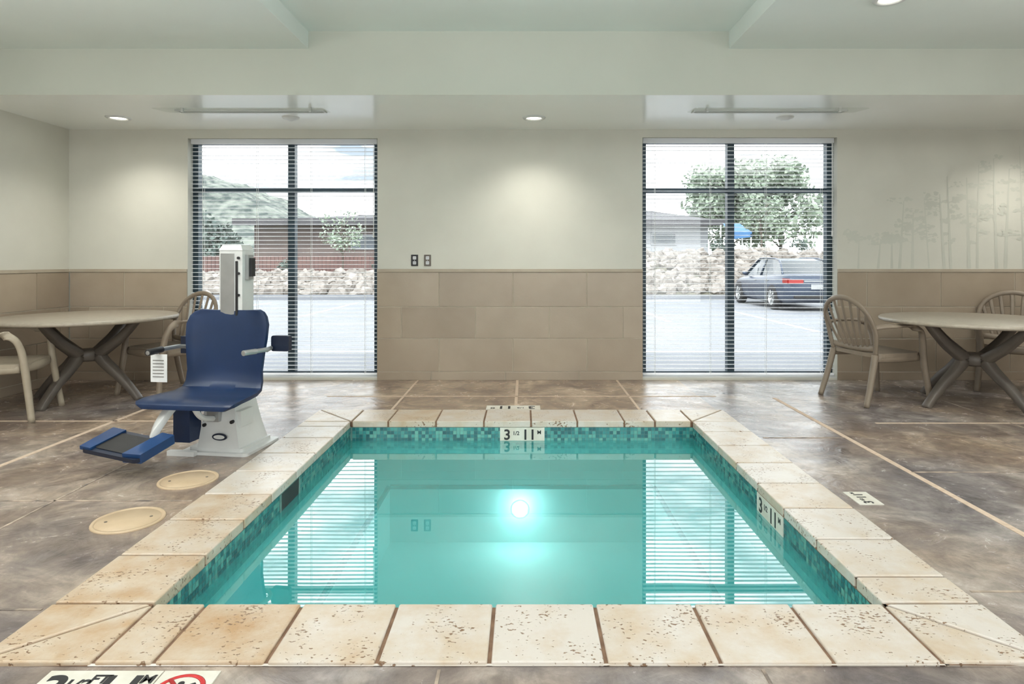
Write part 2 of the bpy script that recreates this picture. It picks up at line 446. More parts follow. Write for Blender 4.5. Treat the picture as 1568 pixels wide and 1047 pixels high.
def band(org, U, length, skip=None):
    o = Vector(org); U = Vector(U); nin = Vector((-U.y, U.x, 0))
    n = int(length/p); r = int((bz1-bz0)/p)
    for i in range(n):
        for j in range(r):
            a = i*p+.0012; c = (i+1)*p-.0012; za = bz1-(j+1)*p+.0012; zc = bz1-j*p-.0012
            if skip and skip[0] < (a+c)/2 < skip[1] and j < 5: continue
            P = [o+U*a, o+U*c]
            q = nin*.003
            b.quad(tuple(P[0]+q+Vector((0,0,za))), tuple(P[1]+q+Vector((0,0,za))), tuple(P[1]+q+Vector((0,0,zc))), tuple(P[0]+q+Vector((0,0,zc))), 1, random.random()**1.2)
    P = [o+nin*.001, o+U*length+nin*.001]
    b.quad(tuple(P[0]+Vector((0,0,bz0))), tuple(P[1]+Vector((0,0,bz0))), tuple(P[1]+Vector((0,0,bz1))), tuple(P[0]+Vector((0,0,bz1))), 2)
band((x0, y0, 0), (1,0,0), x1-x0)
band((x1, y0, 0), (0,1,0), y1-y0)
band((x1, y1, 0), (-1,0,0), x1-x0)
band((x0, y1, 0), (0,-1,0), y1-y0, (y1-3.62, y1-3.36))
b.box(x0-.05, x0+.0025, 3.36, 3.62, -.165, -.04, 3)
b.box(x0, x0+.005, 3.34, 3.36, -.165, -.034, 2); b.box(x0, x0+.005, 3.62, 3.64, -.165, -.034, 2)
Mx = frame((-.03, y1-.31, -.52), (1,0,0), (0,0,1), (0,-1,0))
b.lathe([(.0,.02),(.025,.018),(.042,.01),(.048,0)], 4, 28, Mx)
b.lathe([(.048,0),(.05,.008),(.062,.006),(.066,0)], 0, 28, Mx)
b.done('pool_basin', [M_plaster, M_mos, M_mgrout, M_black, M_pemit, M_alu])
b = B(); b.quad((x0,y0,-.130),(x1,y0,-.130),(x1,y1,-.130),(x0,y1,-.130)); b.done('pool_water', [M_water])

b = B()
ox0, ox1, oy0, oy1 = -1.64, 1.59, 1.87, 5.07
ix0, ix1, iy0, iy1 = PX0, PX1, PY0, PY1
g = .006; zt0, zt1 = -.033, .014
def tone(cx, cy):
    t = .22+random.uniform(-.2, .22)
    if cx < -.5 and cy < 3.2: t += .35  # warm light on the front-left put into the tile colour
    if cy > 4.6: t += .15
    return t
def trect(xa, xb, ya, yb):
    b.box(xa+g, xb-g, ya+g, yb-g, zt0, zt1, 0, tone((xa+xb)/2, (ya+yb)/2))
fx = [-1.28,-1.10,-.767,-.438,-.104,.243,.583,.919,1.24]
bx = [-1.28,-1.01,-.655,-.30,.05,.393,.743,.97,1.24]
ry = [2.2,2.385,2.707,3.047,3.39,3.73,4.08,4.41,4.69]
ly = [2.2,2.56,2.91,3.23,3.58,3.92,4.26,4.55,4.69]
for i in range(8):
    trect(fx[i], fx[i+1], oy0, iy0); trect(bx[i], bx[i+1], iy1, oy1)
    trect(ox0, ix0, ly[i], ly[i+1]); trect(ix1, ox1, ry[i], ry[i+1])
def inset(poly, d):
    n = len(poly); A = sum(poly[i][0]*poly[(i+1)%n][1]-poly[(i+1)%n][0]*poly[i][1] for i in range(n))
    if A < 0: poly = poly[::-1]
    L = []
    for i in range(n):
        p, q = Vector(poly[i]), Vector(poly[(i+1)%n]); t = (q-p).normalized(); nn = Vector((-t.y, t.x)); L.append((p+nn*d, t))
    o = []
    for i in range(n):
        p, t = L[i-1]; q, u = L[i]
        den = t.x*u.y-t.y*u.x; s_ = ((q.x-p.x)*u.y-(q.y-p.y)*u.x)/den
        o.append((p.x+t.x*s_, p.y+t.y*s_))
    return o
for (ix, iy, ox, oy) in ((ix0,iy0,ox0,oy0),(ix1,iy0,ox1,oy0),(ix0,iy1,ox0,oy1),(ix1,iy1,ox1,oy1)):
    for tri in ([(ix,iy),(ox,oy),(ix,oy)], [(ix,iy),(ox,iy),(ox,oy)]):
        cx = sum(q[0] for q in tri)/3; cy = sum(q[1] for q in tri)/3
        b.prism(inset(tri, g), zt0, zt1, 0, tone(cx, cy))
cop = b
zg0, zg1 = -.034, .006
cop.box(ox0+.008, ix0-.012, oy0+.008, oy1-.008, zg0, zg1, 1); cop.box(ix1+.012, ox1-.008, oy0+.008, oy1-.008, zg0, zg1, 1)
cop.box(ix0-.012, ix1+.012, oy0+.008, iy0-.012, zg0, zg1, 1); cop.box(ix0-.012, ix1+.012, iy1+.012, oy1-.008, zg0, zg1, 1)
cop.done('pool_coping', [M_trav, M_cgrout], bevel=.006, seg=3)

def marker(name, M, w, h, thick=.004, big=.7):
    b = B()
    b.box(-w/2, w/2, -h/2, h/2, 0, thick, 0, .5, M)
    s = h*big
    T = lambda x, y: M @ Matrix.Translation((x, y, thick+.0005))
    b.text('3', s*1.35, T(-w*.34, 0), 1, .0006)
    b.text('1/2', s*.5, T(-w*.14, h*.12), 1, .0006)
    b.text('11', s*1.35, T(w*.15, 0), 1, .0006)
    b.text('M', s*.5, T(w*.38, h*.18), 1, .0006)
    b.done(name, [M_sign, M_black])
marker('depth_marker_tile', frame((-.015, y1-.0035, -.09), (1,0,0), (0,0,1), (0,-1,0)), .33, .112)
marker('depth_marker_tile', frame((x1-.0035, 3.22, -.09), (0,-1,0), (0,0,1), (-1,0,0)), .34, .112)
marker('depth_marker_tile', frame((-.09, 5.18, .0), (-1,0,0), (0,-1,0), (0,0,1)), .44, .14)
marker('depth_marker_tile', frame((1.71, 3.2, .0), (0,1,0), (-1,0,0), (0,0,1)), .17, .12, big=.4)
b = B()
Mt = frame((-1.215, 1.765, 0), (1,0,0), (0,1,0), (0,0,1))
b.box(-.165, .163, -.085, .085, 0, .004, 0, .5, Mt); b.box(.167, .33, -.085, .085, 0, .004, 0, .5, Mt)
T = lambda x, y: Mt @ Matrix.Translation((x, y, .0045))
b.text('3', .155, T(-.115, 0), 1); b.text('1/2', .06, T(-.05, .02), 1); b.text('FT', .05, T(.003, .045), 1)
b.text('11', .155, T(.07, 0), 1); b.text('M', .05, T(.14, .045), 1)
ring = [(.0635*math.cos(a*PI/16), .0635*math.sin(a*PI/16)) for a in range(32)]
Mr = T(.249, 0)
b.tube([(p_[0], p_[1], 0) for p_ in ring+[ring[0]]], .007, .001, 2, 6, sm=1, M=Mr)
b.tube([(-.045,.045,.001),(.045,-.045,.001)], .006, .001, 2, 6, sm=1, M=Mr)
b.tube([(-.035,-.03,0),(-.01,-.005,0),(.01,.01,0),(.035,.03,0)], [.004,.009,.009,.005], .0008, 1, 6, M=Mr)
b.tube([(.0,.0,0),(.02,-.02,0),(.03,-.035,0)], .004, .0008, 1, 6, M=Mr)
b.cyl(.009, 0, .001, 1, 14, Mr @ Matrix.Translation((-.005,.028,0)))
b.done('no_diving_marker_tile', [M_sign, M_black, M_red])

def lid(x, y, r, name):
    b = B()
    b.lathe([(0,.006),(r*.86,.006),(r*.87,.003),(r*.89,.003),(r*.9,.008),(r*.98,.008),(r,.003),(r,0)], 0, 40)
    for a in (0.4, 3.5):
        b.cyl(.007, .004, .0075, 1, 12, Matrix.Translation((r*.6*math.cos(a), r*.6*math.sin(a), 0)))
    b.done(name, [M_lid, M_tleg], loc=(x, y, 0))
lid(-1.84, 3.47, .152, 'skimmer_lid'); lid(-1.83, 2.93, .152, 'skimmer_lid')

# ---------------------------------------------------------------- ceiling fixtures
def downlight(x, y, z, power, ang=2.3):
    b = B()
    b.lathe([(.0,-.003),(.07,-.003)], 1, 28); b.lathe([(.07,-.003),(.078,-.014),(.1,-.012),(.108,0)], 0, 28)
    b.done('recessed_downlight', [M_white, M_emit], loc=(x, y, z))
    l = bpy.data.lights.new('downlight_lamp', 'SPOT'); l.energy = power; l.spot_size = ang; l.spot_blend = 1; l.shadow_soft_size = .09; l.color = (1,.96,.88)
    o = bpy.data.objects.new('downlight_lamp', l); sc.collection.objects.link(o); o.location = (x, y, z-.03)
for x in (-3.76, .09, 4.9): downlight(x, 5.87, ZS, 64)
downlight(2.37, 4.10, ZC, 60); downlight(-2.6, 3.6, ZC, 60)

def diffuser(x0, x1, y):
    b = B()
    b.box(x0, x1, y-.05, y-.03, ZS-.012, ZS); b.box(x0, x1, y+.03, y+.05, ZS-.012, ZS); b.box(x0, x1, y-.004, y+.004, ZS-.012, ZS)
    b.box(x0, x0+.02, y-.03, y+.03, ZS-.012, ZS); b.box(x1-.02, x1, y-.03, y+.03, ZS-.012, ZS)
    b.box(x0+.02, x1-.02, y-.03, y+.03, ZS-.003, ZS-.001, 1)
    M = Matrix.Translation(((x0+x1)/2, y-.17, ZS-.035)) @ Matrix.Rotation(.10, 4, 'X')
    b.prism(rounded((x1-x0)/2+.06, .15, .04), -.002, .002, 2, .5, M)
    for xx in (x0+.1, x1-.1): b.box(xx-.01, xx+.01, y-.12, y-.1, ZS-.035, ZS, 0)
    b.done('air_diffuser', [M_white, M_black, M_acryl])
diffuser(-3.07, -1.76, 5.61); diffuser(1.49, 2.84, 5.61)
for x in (-2.16, 2.41):
    b = B(); b.lathe([(0,-.03),(.03,-.03),(.045,-.02),(.075,-.01),(.08,0)], 0, 24); b.done('smoke_detector', [M_white], loc=(x, 5.86, ZS))

for x, m in ((-1.108, M_black), (-.977, M_tleg)):
    b = B(); b.prism(rounded(.035, .058, .006), 0, .006, 0, .5, frame((x, YB, 1.207), (1,0,0), (0,0,1), (0,-1,0)))
    F = frame((x, YB-.006, 1.207), (1,0,0), (0,0,1), (0,-1,0))
    for dz in (-.025, .025):
        b.prism(rounded(.017, .016, .006), 0, .002, 1, .5, F @ Matrix.Translation((0, dz, 0)))
        for dx in (-.006, .006): b.box(dx-.0015, dx+.0015, dz-.005, dz+.006, .002, .0026, 2, .5, F)
    b.cyl(.004, 0, .0015, 1, 10, F)
    b.done('wall_outlet', [m, M_alu, M_black], bevel=.0008, seg=1)

M_mural = pmat('mural_grey', (185,186,175), (193,194,183), 2, .5)
b = B(); F = frame((0, YB-.0006, 0), (1,0,0), (0,0,1), (0,-1,0))
rm = random.Random(3); zc = [0.0]
def mz():
    zc[0] += 1.5e-6; return zc[0]
for k in range(22):
    x = 3.40+k*.135+rm.uniform(-.05,.05); h = 1.45+min(1, (k+1)/11)*.85+rm.uniform(-.2,.1); w = rm.uniform(.006,.02)
    lean = rm.uniform(-.05,.05); q_ = mz()
    b.add([(x-w,1.125,q_),(x+w,1.125,q_),(x+lean+w*.3,h,q_),(x+lean-w*.3,h,q_)], [(0,1,2,3)], 0, .5, False, F)
    for i in range(9):
        z = 1.35+(h-1.35)*rm.random(); s_ = rm.choice((-1,1)); xx = x+lean*(z-1.12)/(h-1.12); l = rm.uniform(.04,.13); q_ = mz()
        b.add([(xx,z,q_),(xx,z+.008,q_),(xx+s_*l,z+l*.4,q_)], [(0,1,2)] if s_ < 0 else [(0,2,1)], 0, .5, False, F)
        for q in range(9):
            cx = xx+s_*l*rm.uniform(.2,1.3); cz = z+l*.4*rm.uniform(.3,1.5); r = rm.uniform(.008,.026); q_ = mz()
            b.add([(cx+r*math.cos(a), cz+r*.6*math.sin(a), q_) for a in (0,1.2,2.4,3.6,4.9)], [(0,1,2,3,4)], 0, .5, False, F)
b.done('wall_mural', [M_mural])

# ---------------------------------------------------------------- furniture
def chair(x, y, rz, m):
    b = B()
    b.prism(rounded(.26, .24, .09), .400, .432, 0); 
    b.tube([(-.23,-.22,.395),(0,-.243,.39),(.23,-.22,.395)], .016, .034, 0, 8)
    b.tube([(-.245,-.2,.39),(-.25,.0,.385),(-.24,.21,.39)], .014, .03, 0, 8); b.tube([(.245,-.2,.39),(.25,.0,.385),(.24,.21,.39)], .014, .03, 0, 8)
    for s in (-1, 1):
        b.tube([(s*.29,-.29,0),(s*.272,-.262,.2),(s*.262,-.235,.4),(s*.275,-.215,.54),(s*.292,-.175,.625),(s*.3,-.08,.66),(s*.3,.07,.665),(s*.285,.2,.66),(s*.268,.262,.645)],
               [.024,.027,.032,.029,.034,.04,.037,.03,.022], [.022,.024,.026,.023,.018,.013,.013,.014,.016], 0, 10, up=(0,1,.3))
        b.tube([(s*.27,.34,0),(s*.255,.28,.2),(s*.24,.225,.42)], [.023,.027,.03], [.022,.024,.026], 0, 10, up=(0,1,0))
    def hoop(t):
        xx = .272*math.cos(t); q = max(0, math.sin(t)); z = .62+.27*q**.8
        return (xx, .258+(z-.62)*.36, z)
    pts = [(.24,.225,.42),(.262,.24,.52)] + [hoop(PI*i/10) for i in range(11)] + [(-.262,.24,.52),(-.24,.225,.42)]
    b.tube(pts, .022, .016, 0, 10, up=(0,1,0), sm=4)
    b.tube([(-.25,.228,.47),(0,.215,.455),(.25,.228,.47)], .014, .026, 0, 8)
    for i in range(7):
        q = (i-3)/3; t = PI/2-q*1.05
        tp = hoop(t); bt = (q*.15, .218, .455)
        mid = (bt[0]*.45+tp[0]*.55, (bt[1]+tp[1])/2+.012, (bt[2]+tp[2])/2)
        b.tube([bt, mid, tp], [.012,.016,.018], .006, 0, 8, up=(0,1,0))
    b.done('patio_armchair', [m], loc=(x, y, 0), rz=rz)
chair(3.06, 5.52, math.radians(104), M_chair)
chair(4.58, 5.92, math.radians(-35), M_chair)
chair(-3.26, 5.80, math.radians(-26), M_chair)
chair(-4.03, 4.90, math.radians(108), M_chairL)

def table(x, y, a0):
    b = B(); R = .70
    b.lathe([(0,.722),(R-.05,.722),(R-.045,.719),(R-.03,.722),(R-.012,.72),(R,.71),(R-.002,.694),(R-.02,.686),(R-.05,.69),(0,.695)], 0, 56)
    b.lathe([(.49,.695),(.49,.675),(.47,.675),(.47,.695)], 1, 40)
    b.lathe([(0,.43),(.09,.43),(.11,.41),(.11,.35),(.09,.33),(0,.33)], 1, 24)
    for k in range(4):
        a = a0+PI/2*k; c, s = math.cos(a), math.sin(a)
        P = [(.47,.69),(.40,.62),(.28,.51),(.15,.42),(.11,.38),(.19,.29),(.31,.19),(.42,.08),(.49,.0)]
        b.tube([(r*c, r*s, z) for r, z in P], [.032,.036,.04,.045,.046,.042,.038,.034,.034], [.024,.03,.036,.042,.046,.038,.034,.028,.024], 1, 12, sq=True)
    b.done('patio_table', [M_ttop, M_tleg], loc=(x, y, 0))
table(3.76, 5.30, math.radians(194)); table(-3.82, 5.55, math.radians(-97))

# ---------------------------------------------------------------- pool lift
b = B()
WHT, BLU, BLK, ALU, DBL, PAP, BBL = 0, 1, 2, 3, 4, 5, 6
b.prism(rounded(.225, .20, .03), 0, .018, WHT)
b.prism(rounded(.18, .17, .02), .018, .04, WHT)
b.box(-.28, -.1, -.235, -.20, .0, .03, WHT)
def taper(xa, xb, ya, yb, za, xc, xd, yc, yd, zb_, m):
    v = [(xa,ya,za),(xb,ya,za),(xb,yb,za),(xa,yb,za),(xc,yc,zb_),(xd,yc,zb_),(xd,yd,zb_),(xc,yd,zb_)]
    b.add(v, [(0,3,2,1),(4,5,6,7),(0,1,5,4),(1,2,6,5),(2,3,7,6),(3,0,4,7)], m)
taper(-.12,.16,-.17,.15,.04, -.11,.13,-.15,.13,.16, WHT)
taper(-.11,.13,-.15,.13,.16, -.10,.08,-.10,.12,.36, WHT)
b.box(.09,.14,-.12,.02,.16,.26,WHT)
b.box(-.06,.02,-.165,-.14,.20,.30,ALU)
b.box(-.085,.075,.0,.13,.30,1.27,WHT); b.box(-.075,.02,-.004,.134,.34,1.25,ALU)
taper(-.088,.078,-.004,.134,1.27, -.07,.06,.01,.12,1.305, WHT)
b.box(.03,.045,-.006,0,.5,1.2,BLK)
b.box(.076,.10,.03,.09,1.08,1.24,ALU); b.box(.098,.118,.04,.08,1.10,1.22,BLK)
for z in (1.22,1.12,.98): b.cyl(.009, 0, .012, BLK, 10, frame((.052,0,z),(1,0,0),(0,0,1),(0,-1,0)))
Fl_ = frame((.03,-.171,.11),(1,0,0),(0,0,1),(0,-1,0))
b.lathe([(0,.004),(.028,.004),(.03,0)], DBL, 24, Fl_ @ Matrix.Diagonal((1.7,.75,1,1))); b.lathe([(0,.006),(.022,.006)], WHT, 24, Fl_ @ Matrix.Diagonal((1.7,.6,1,1)))
for p_ in ((-.085,.21),(-.085,.175),(.10,.2)): b.cyl(.011, 0, .05, BLK, 12, frame((p_[0],-.11,p_[1]),(1,0,0),(0,0,1),(0,-1,0)))
b.tube([(-.01,.05,.62),(-.01,-.0,.46),(-.01,-.10,.365),(-.01,-.34,.355)], .035, .022, WHT, 10, sq=True)
b.box(-.225,-.115,-.25,-.14,.09,.34,BLU)
def shell(rowsY, mat, th=.022):
    v = []; f = []; n = 13
    for (yy, zz, hw, cv) in rowsY:
        for k in range(n):
            t = -1+2*k/(n-1); v.append((t*hw, yy-cv*(t*t), zz))
    m_ = len(rowsY)
    for i in range(m_-1):
        for k in range(n-1): f.append((i*n+k, i*n+k+1, (i+1)*n+k+1, (i+1)*n+k))
    nv = len(v)
    P = [Vector(q) for q in v]
    back = []
    for i in range(m_):
        for k in range(n):
            a = P[min(i+1,m_-1)*n+k]-P[max(i-1,0)*n+k]; c = P[i*n+min(k+1,n-1)]-P[i*n+max(k-1,0)]
            nn = c.cross(a).normalized(); back.append(tuple(P[i*n+k]-nn*th))
    v2 = v+back
    f2 = list(f)+[tuple(nv+i for i in q[::-1]) for q in f]
    bd = [k for k in range(n)]+[i*n+n-1 for i in range(1,m_)]+[(m_-1)*n+k for k in range(n-2,-1,-1)]+[i*n for i in range(m_-2,0,-1)]
    for i in range(len(bd)):
        p_, q = bd[i], bd[(i+1)%len(bd)]; f2.append((q, p_, nv+p_, nv+q))
    b.add(v2, f2, mat, .5, True)
shell([(-.48,.345,.255,.0),(-.475,.37,.295,.0),(-.455,.385,.31,.0),(-.38,.392,.31,-.0),(-.28,.392,.30,.0),(-.17,.392,.28,.0),(-.10,.405,.268,.01),(-.07,.44,.258,.02),
       (-.055,.51,.252,.03),(-.04,.61,.262,.04),(-.025,.71,.274,.045),(-.012,.80,.277,.045),(-.005,.848,.26,.04),(.0,.875,.235,.035),(.002,.884,.20,.03)], BLU)
b.tube([(.26,-.03,.63),(.30,-.05,.65),(.31,-.12,.65),(.27,-.26,.65)], [.012,.014,.014,.014], None, ALU, 8)
b.prism(rounded(.06,.05,.015), -.02, .02, DBL, .5, frame((.345,.0,.675),(1,0,0),(0,0,1),(0,-1,0)))
b.tube([(.29,-.20,.65),(.262,-.29,.65)], .017, .017, ALU, 10, sm=1)
b.tube([(-.26,-.03,.63),(-.30,-.05,.65),(-.31,-.18,.655),(-.31,-.36,.65)], [.012,.014,.014,.014], None, ALU, 8)
b.tube([(-.31,-.24,.656),(-.31,-.36,.652)], .02, .02, BLK, 10, sm=1)
b.box(-.345,-.275,-.02,.05,.60,.71,DBL)
b.box(-.36,-.25,-.272,-.269,.46,.63,PAP); b.tube([(-.31,-.27,.66),(-.31,-.27,.63)], .003, None, PAP, 6, sm=1)
for i in range(6): b.box(-.345,-.27,-.274,-.273,.49+i*.02,.496+i*.02,ALU)
b.tube([(-.13,-.34,.37),(-.15,-.40,.31),(-.17,-.45,.24),(-.19,-.47,.17)], [.036,.032,.028,.026], [.022,.022,.022,.022], WHT, 10, sq=True)
b.box(-.17,-.09,-.38,-.30,.325,.37,WHT)
b.tube([(-.05,-.32,.35),(-.02,-.28,.26),(-.02,-.16,.22)], .018, .018, WHT, 8)
Mf = Matrix.Translation((-.27,-.58,.15)) @ Matrix.Rotation(-.10, 4, 'Z') @ Matrix.Rotation(.22, 4, 'X') @ Matrix.Rotation(.12, 4, 'Y')
b.prism(rounded(.185, .115, .03), 0, .024, DBL, .5, Mf)
b.prism(rounded(.12, .085, .02), .024, .028, BLK, .5, Mf)
b.prism([(-.19,-.11),(-.12,-.11),(-.10,.11),(-.19,.11)], .014, .036, BBL, .5, Mf)
b.prism([(.09,-.11),(.19,-.09),(.20,.14),(.12,.14)], -.01, .045, BBL, .5, Mf)
M_paper = pmat('paper', (226,228,226), (216,218,216), 30, .7)
b.done('pool_lift', [M_white, M_blue, M_black, M_alu, M_dblue, M_paper, M_bblue], bevel=.005, seg=2, loc=(-1.895, 4.10, 0), rz=math.radians(-8))

# ---------------------------------------------------------------- exterior
M_lot = pmat('parking_concrete', (120,123,129), (112,116,122), .6, .85)
M_line = pmat('parking_line', (165,165,165), (158,158,156), 5, .8)
M_rock = pmat('rip_rap', (152,146,140), (90,84,78), 3, .9, .2, 20, tone=True)
M_grass = pmat('grass', (88,87,74), (98,94,82), 1, .95)
b = B(); b.box(-60, 60, YB+.2, 22.3, -.35, -.15); b.done('parking_lot', [M_lot])
b = B()
for x, y0_, y1_ in ((-8.2,14.5,20.5),(-11,14.5,20.5),(-5.4,14.5,20.5),(5.6,12,17.5),(10.4,14,20.5),(3.2,14,20.5)):
    b.box(x-.06, x+.06, y0_, y1_, -.15, -.146)
b.box(-30,30,9.4,9.5,-.15,-.146)
b.done('parking_stripes', [M_line])
b = B(); b.box(-60,60,22.0,22.2,-.149,.02); b.done('curb', [M_lot])
def hill(x, y):
    t = min(max((y-22)/5, 0), 1); h = .7+.9/(1+math.exp(-(x)*.6)); return -.15+h*t
b = B(); nx, ny = 60, 14; v = []; f = []
for j in range(ny+1):
    y = 22+ (5*j/8 if j <= 8 else 5+(j-8)*9)
    for i in range(nx+1):
        x = -60+2*i; v.append((x, y, hill(x, y)))
for j in range(ny):
    for i in range(nx): f.append((j*(nx+1)+i, j*(nx+1)+i+1, (j+1)*(nx+1)+i+1, (j+1)*(nx+1)+i))
b.add(v, f, 0, .5, True); b.done('slope_ground', [M_grass])
M_hill = pmat('hillside_scrub', (52,64,62), (118,124,116), .9, .95, .6, 3, detail=9, lo=.4, hi=.62)
b = B(); v = []; f = []; nh = 60
for j in range(nh//2+1):
    for i in range(nh+1):
        x = -60+48*i/nh; y = 52+26*j/(nh//2)
        top = max(0, min(1, (-16.5-x*1.0+(0))/16))
        h = 9.5*(top**.75)*min(1, (j/(nh//2))*2.6+.02)
        h += .8*top*noise.noise(Vector((x*.5, y*.5, 0)))+.4*top*noise.noise(Vector((x*1.6, y*1.6, 3)))
        v.append((x, y, .4+h))
for j in range(nh//2):
    for i in range(nh): f.append((j*(nh+1)+i, j*(nh+1)+i+1, (j+1)*(nh+1)+i+1, (j+1)*(nh+1)+i))
b.add(v, f, 0, .5, True); b.done('hillside', [M_hill])
bm0 = bmesh.new(); bmesh.ops.create_icosphere(bm0, subdivisions=1, radius=1)
iv = [tuple(q.co) for q in bm0.verts]; ifc = [tuple(q.index for q in f_.verts) for f_ in bm0.faces]; bm0.free()
b = B(); rr = random.Random(5)
for k in range(1700):
    x = rr.uniform(3.5, 13.5) if k % 2 else rr.uniform(-15, -4.5); y = 22.6+4.7*rr.random(); s = rr.uniform(.12, .32)
    M = Matrix.Translation((x, y, hill(x, y)+s*.2)) @ Matrix.Rotation(rr.uniform(0,6), 4, Vector((rr.random(), rr.random(), rr.random()+.1)).normalized()) @ Matrix.Diagonal((s*rr.uniform(.8,1.5), s, s*rr.uniform(.6,.9), 1))
    b.add([tuple(Vector(q)*rr.uniform(.8,1.15)) for q in iv], ifc, 0, rr.random(), False, M)
b.done('rock_slope', [M_rock])

M_bark = pmat('bark', (92,84,74), (80,73,66), 5, .9)
def leaf_mat(name, c1, c2):
    return pmat(name, c1, c2, 1.5, .8, tone=True)
M_leaf = leaf_mat('leaves_green', (110,128,110), (150,162,144)); M_leafd = leaf_mat('leaves_dark', (58,74,72), (98,112,104))
def tree(x, y, z, h, r, n, mat, ls, name='tree', seed=1, trunk=.12, base=.3):
    R = random.Random(seed); b = B()
    b.tube([(0,0,0),(.05,0,h*.3),(-.04,0,h*.55),(.0,0,h*.85)], [trunk, trunk*.75, trunk*.5, trunk*.15], None, 0, 8)
    tips = []
    for k in range(12):
        a = R.uniform(0, 2*PI); z0_ = h*R.uniform(base, .7); rr_ = r*R.uniform(.5,.9); z1_ = z0_+h*R.uniform(.1,.25)
        b.tube([(0,0,z0_),(rr_*.5*math.cos(a), rr_*.5*math.sin(a), z0_+.5*(z1_-z0_)+.03*h),(rr_*math.cos(a), rr_*math.sin(a), z1_)], [trunk*.4, trunk*.25, trunk*.08], None, 0, 6)
        tips.append((rr_*math.cos(a), rr_*math.sin(a), z1_))
    blobs = [(t, r*R.uniform(.28,.45)) for t in tips] + [((R.uniform(-.4,.4)*r, R.uniform(-.4,.4)*r, h*R.uniform(base+.2,.9)), r*R.uniform(.3,.5)) for _ in range(9)]
    for k in range(n):
        (c, br) = R.choice(blobs); d = Vector((R.gauss(0,1), R.gauss(0,1), R.gauss(0,1))).normalized()*br*R.random()**.4
        p_ = Vector(c)+d
        a1 = Vector((R.gauss(0,1),R.gauss(0,1),R.gauss(0,1))).normalized(); a2 = a1.cross(Vector((R.gauss(0,1),R.gauss(0,1),R.gauss(0,1)))).normalized()
        s = ls*R.uniform(.6,1.3)
        b.add([tuple(p_-a1*s), tuple(p_+a2*s*.6), tuple(p_+a1*s), tuple(p_-a2*s*.6)], [(0,1,2,3)], 1, R.random())
    b.done(name, [M_bark, mat], loc=(x, y, z))
tree(14.8, 46, 1.3, 7.0, 2.8, 4000, M_leaf, .22, seed=2, trunk=.14, base=.1)
tree(19.0, 47, 1.3, 7.4, 3.2, 4200, M_leaf, .22, seed=3, trunk=.14, base=.1)
tree(16.8, 54, 1.3, 8.4, 3.2, 3600, M_leaf, .22, seed=8, trunk=.14, base=.1)
tree(11.0, 29.5, 1.3, 3.4, .9, 900, M_leaf, .08, seed=4, trunk=.06)
tree(-8.2, 28.5, .45, 3.1, 1.1, 800, M_leaf, .07, seed=5, trunk=.05)
tree(-22.5, 43, .5, 3.6, 2.2, 3200, M_leafd, .2, seed=6, trunk=.15, base=.05)
tree(-19.8, 37, .5, 2.8, 1.8, 2800, M_leafd, .16, seed=7, trunk=.12, base=.05)
tree(-17.4, 35.5, .5, 2.0, 1.3, 2400, M_leafd, .14, seed=11, trunk=.1, base=.05)
for i, (x, y) in enumerate(((-12.5,28.0),(-10.6,28.2),(-6.3,28.2),(8.8,28.5),(12.6,28.7))):
    tree(x, y, .5 if x < 0 else 1.35, .8, .5, 260, M_leafd, .06, 'shrub', 20+i, .02, .1)

def house(name, x0, x1, y0, y1, z0, z1, ov, zr, mw, mr, wins):
    b = B()
    b.box(x0, x1, y0, y1, z0, z1, 0)
    xa, xb, ya, yb = x0-ov, x1+ov, y0-ov, y1+ov; ym = (ya+yb)/2; e = (yb-ya)/2
    v = [(xa,ya,z1),(xb,ya,z1),(xb,yb,z1),(xa,yb,z1),(xa+e,ym,zr),(xb-e,ym,zr)]
    b.add(v, [(0,1,5,4),(1,2,5),(2,3,4,5),(3,0,4),(0,3,2,1)], 1)
    b.box(xa, xb, ya-.05, ya, z1-.3, z1+.1, 1)
    for (wx, wz, ww, wh) in wins:
        b.box(wx, wx+ww, y0-.05, y0-.01, wz, wz+wh, 3); b.box(wx+.08, wx+ww-.08, y0-.07, y0-.05, wz+.08, wz+wh-.08, 2)
    b.done(name, [mw, mr, M_wing, M_stuc])
M_wing = pmat('dark_glazing', (84,92,98), (70,78,86), 2, .15)
M_brick = pmat('brown_siding', (102,90,86), (93,82,80), 1, .9)
M_roofd = pmat('roof_shingle', (74,73,77), (65,65,69), 3, .9)
M_stuc = pmat('pale_stucco', (152,155,160), (144,147,152), 1, .9)
house('brown_building', -16.2, -5.5, 38, 50, .4, 3.6, .9, 4.4, M_brick, M_roofd, [(-10.4,1.9,2.2,.9)])
house('grey_house', 2.0, 11.6, 40, 50, 1.3, 3.7, .8, 5.0, M_stuc, M_roofd, [(8.0,2.2,1.6,.8),(5,2.2,1.2,.8)])
b = B()
for k in range(66): b.box(-17.4+k*.2, -17.4+k*.2+.18, 32, 32.03, .5, 1.45+.03*(k%2), 0)
b.box(-17.4,-4.5,32.03,32.08,.7,.8,0); b.box(-17.4,-4.5,32.03,32.08,1.3,1.4,0)
M_fence = pmat('fence_red_brown', (106,82,78), (94,72,70), 1, .9)
b.done('wood_fence', [M_fence])
M_tarp = pmat('blue_tarp', (60,106,152), (52,96,140), 2, .5)
b = B(); b.add([(11.9,37,2.9),(13.3,37,2.9),(13.1,38.6,3.5),(12.1,38.6,3.5),(11.9,37,2.45),(13.3,37,2.6)], [(0,1,2,3),(4,5,1,0)], 0)
for xx in (11.95, 13.25): b.box(xx-.03, xx+.03, 37, 37.06, 1.3, 2.8, 1); b.box(xx-.03, xx+.03, 38.5, 38.56, 1.3, 3.4, 1)
b.done('canopy_tent', [M_tarp, M_white])

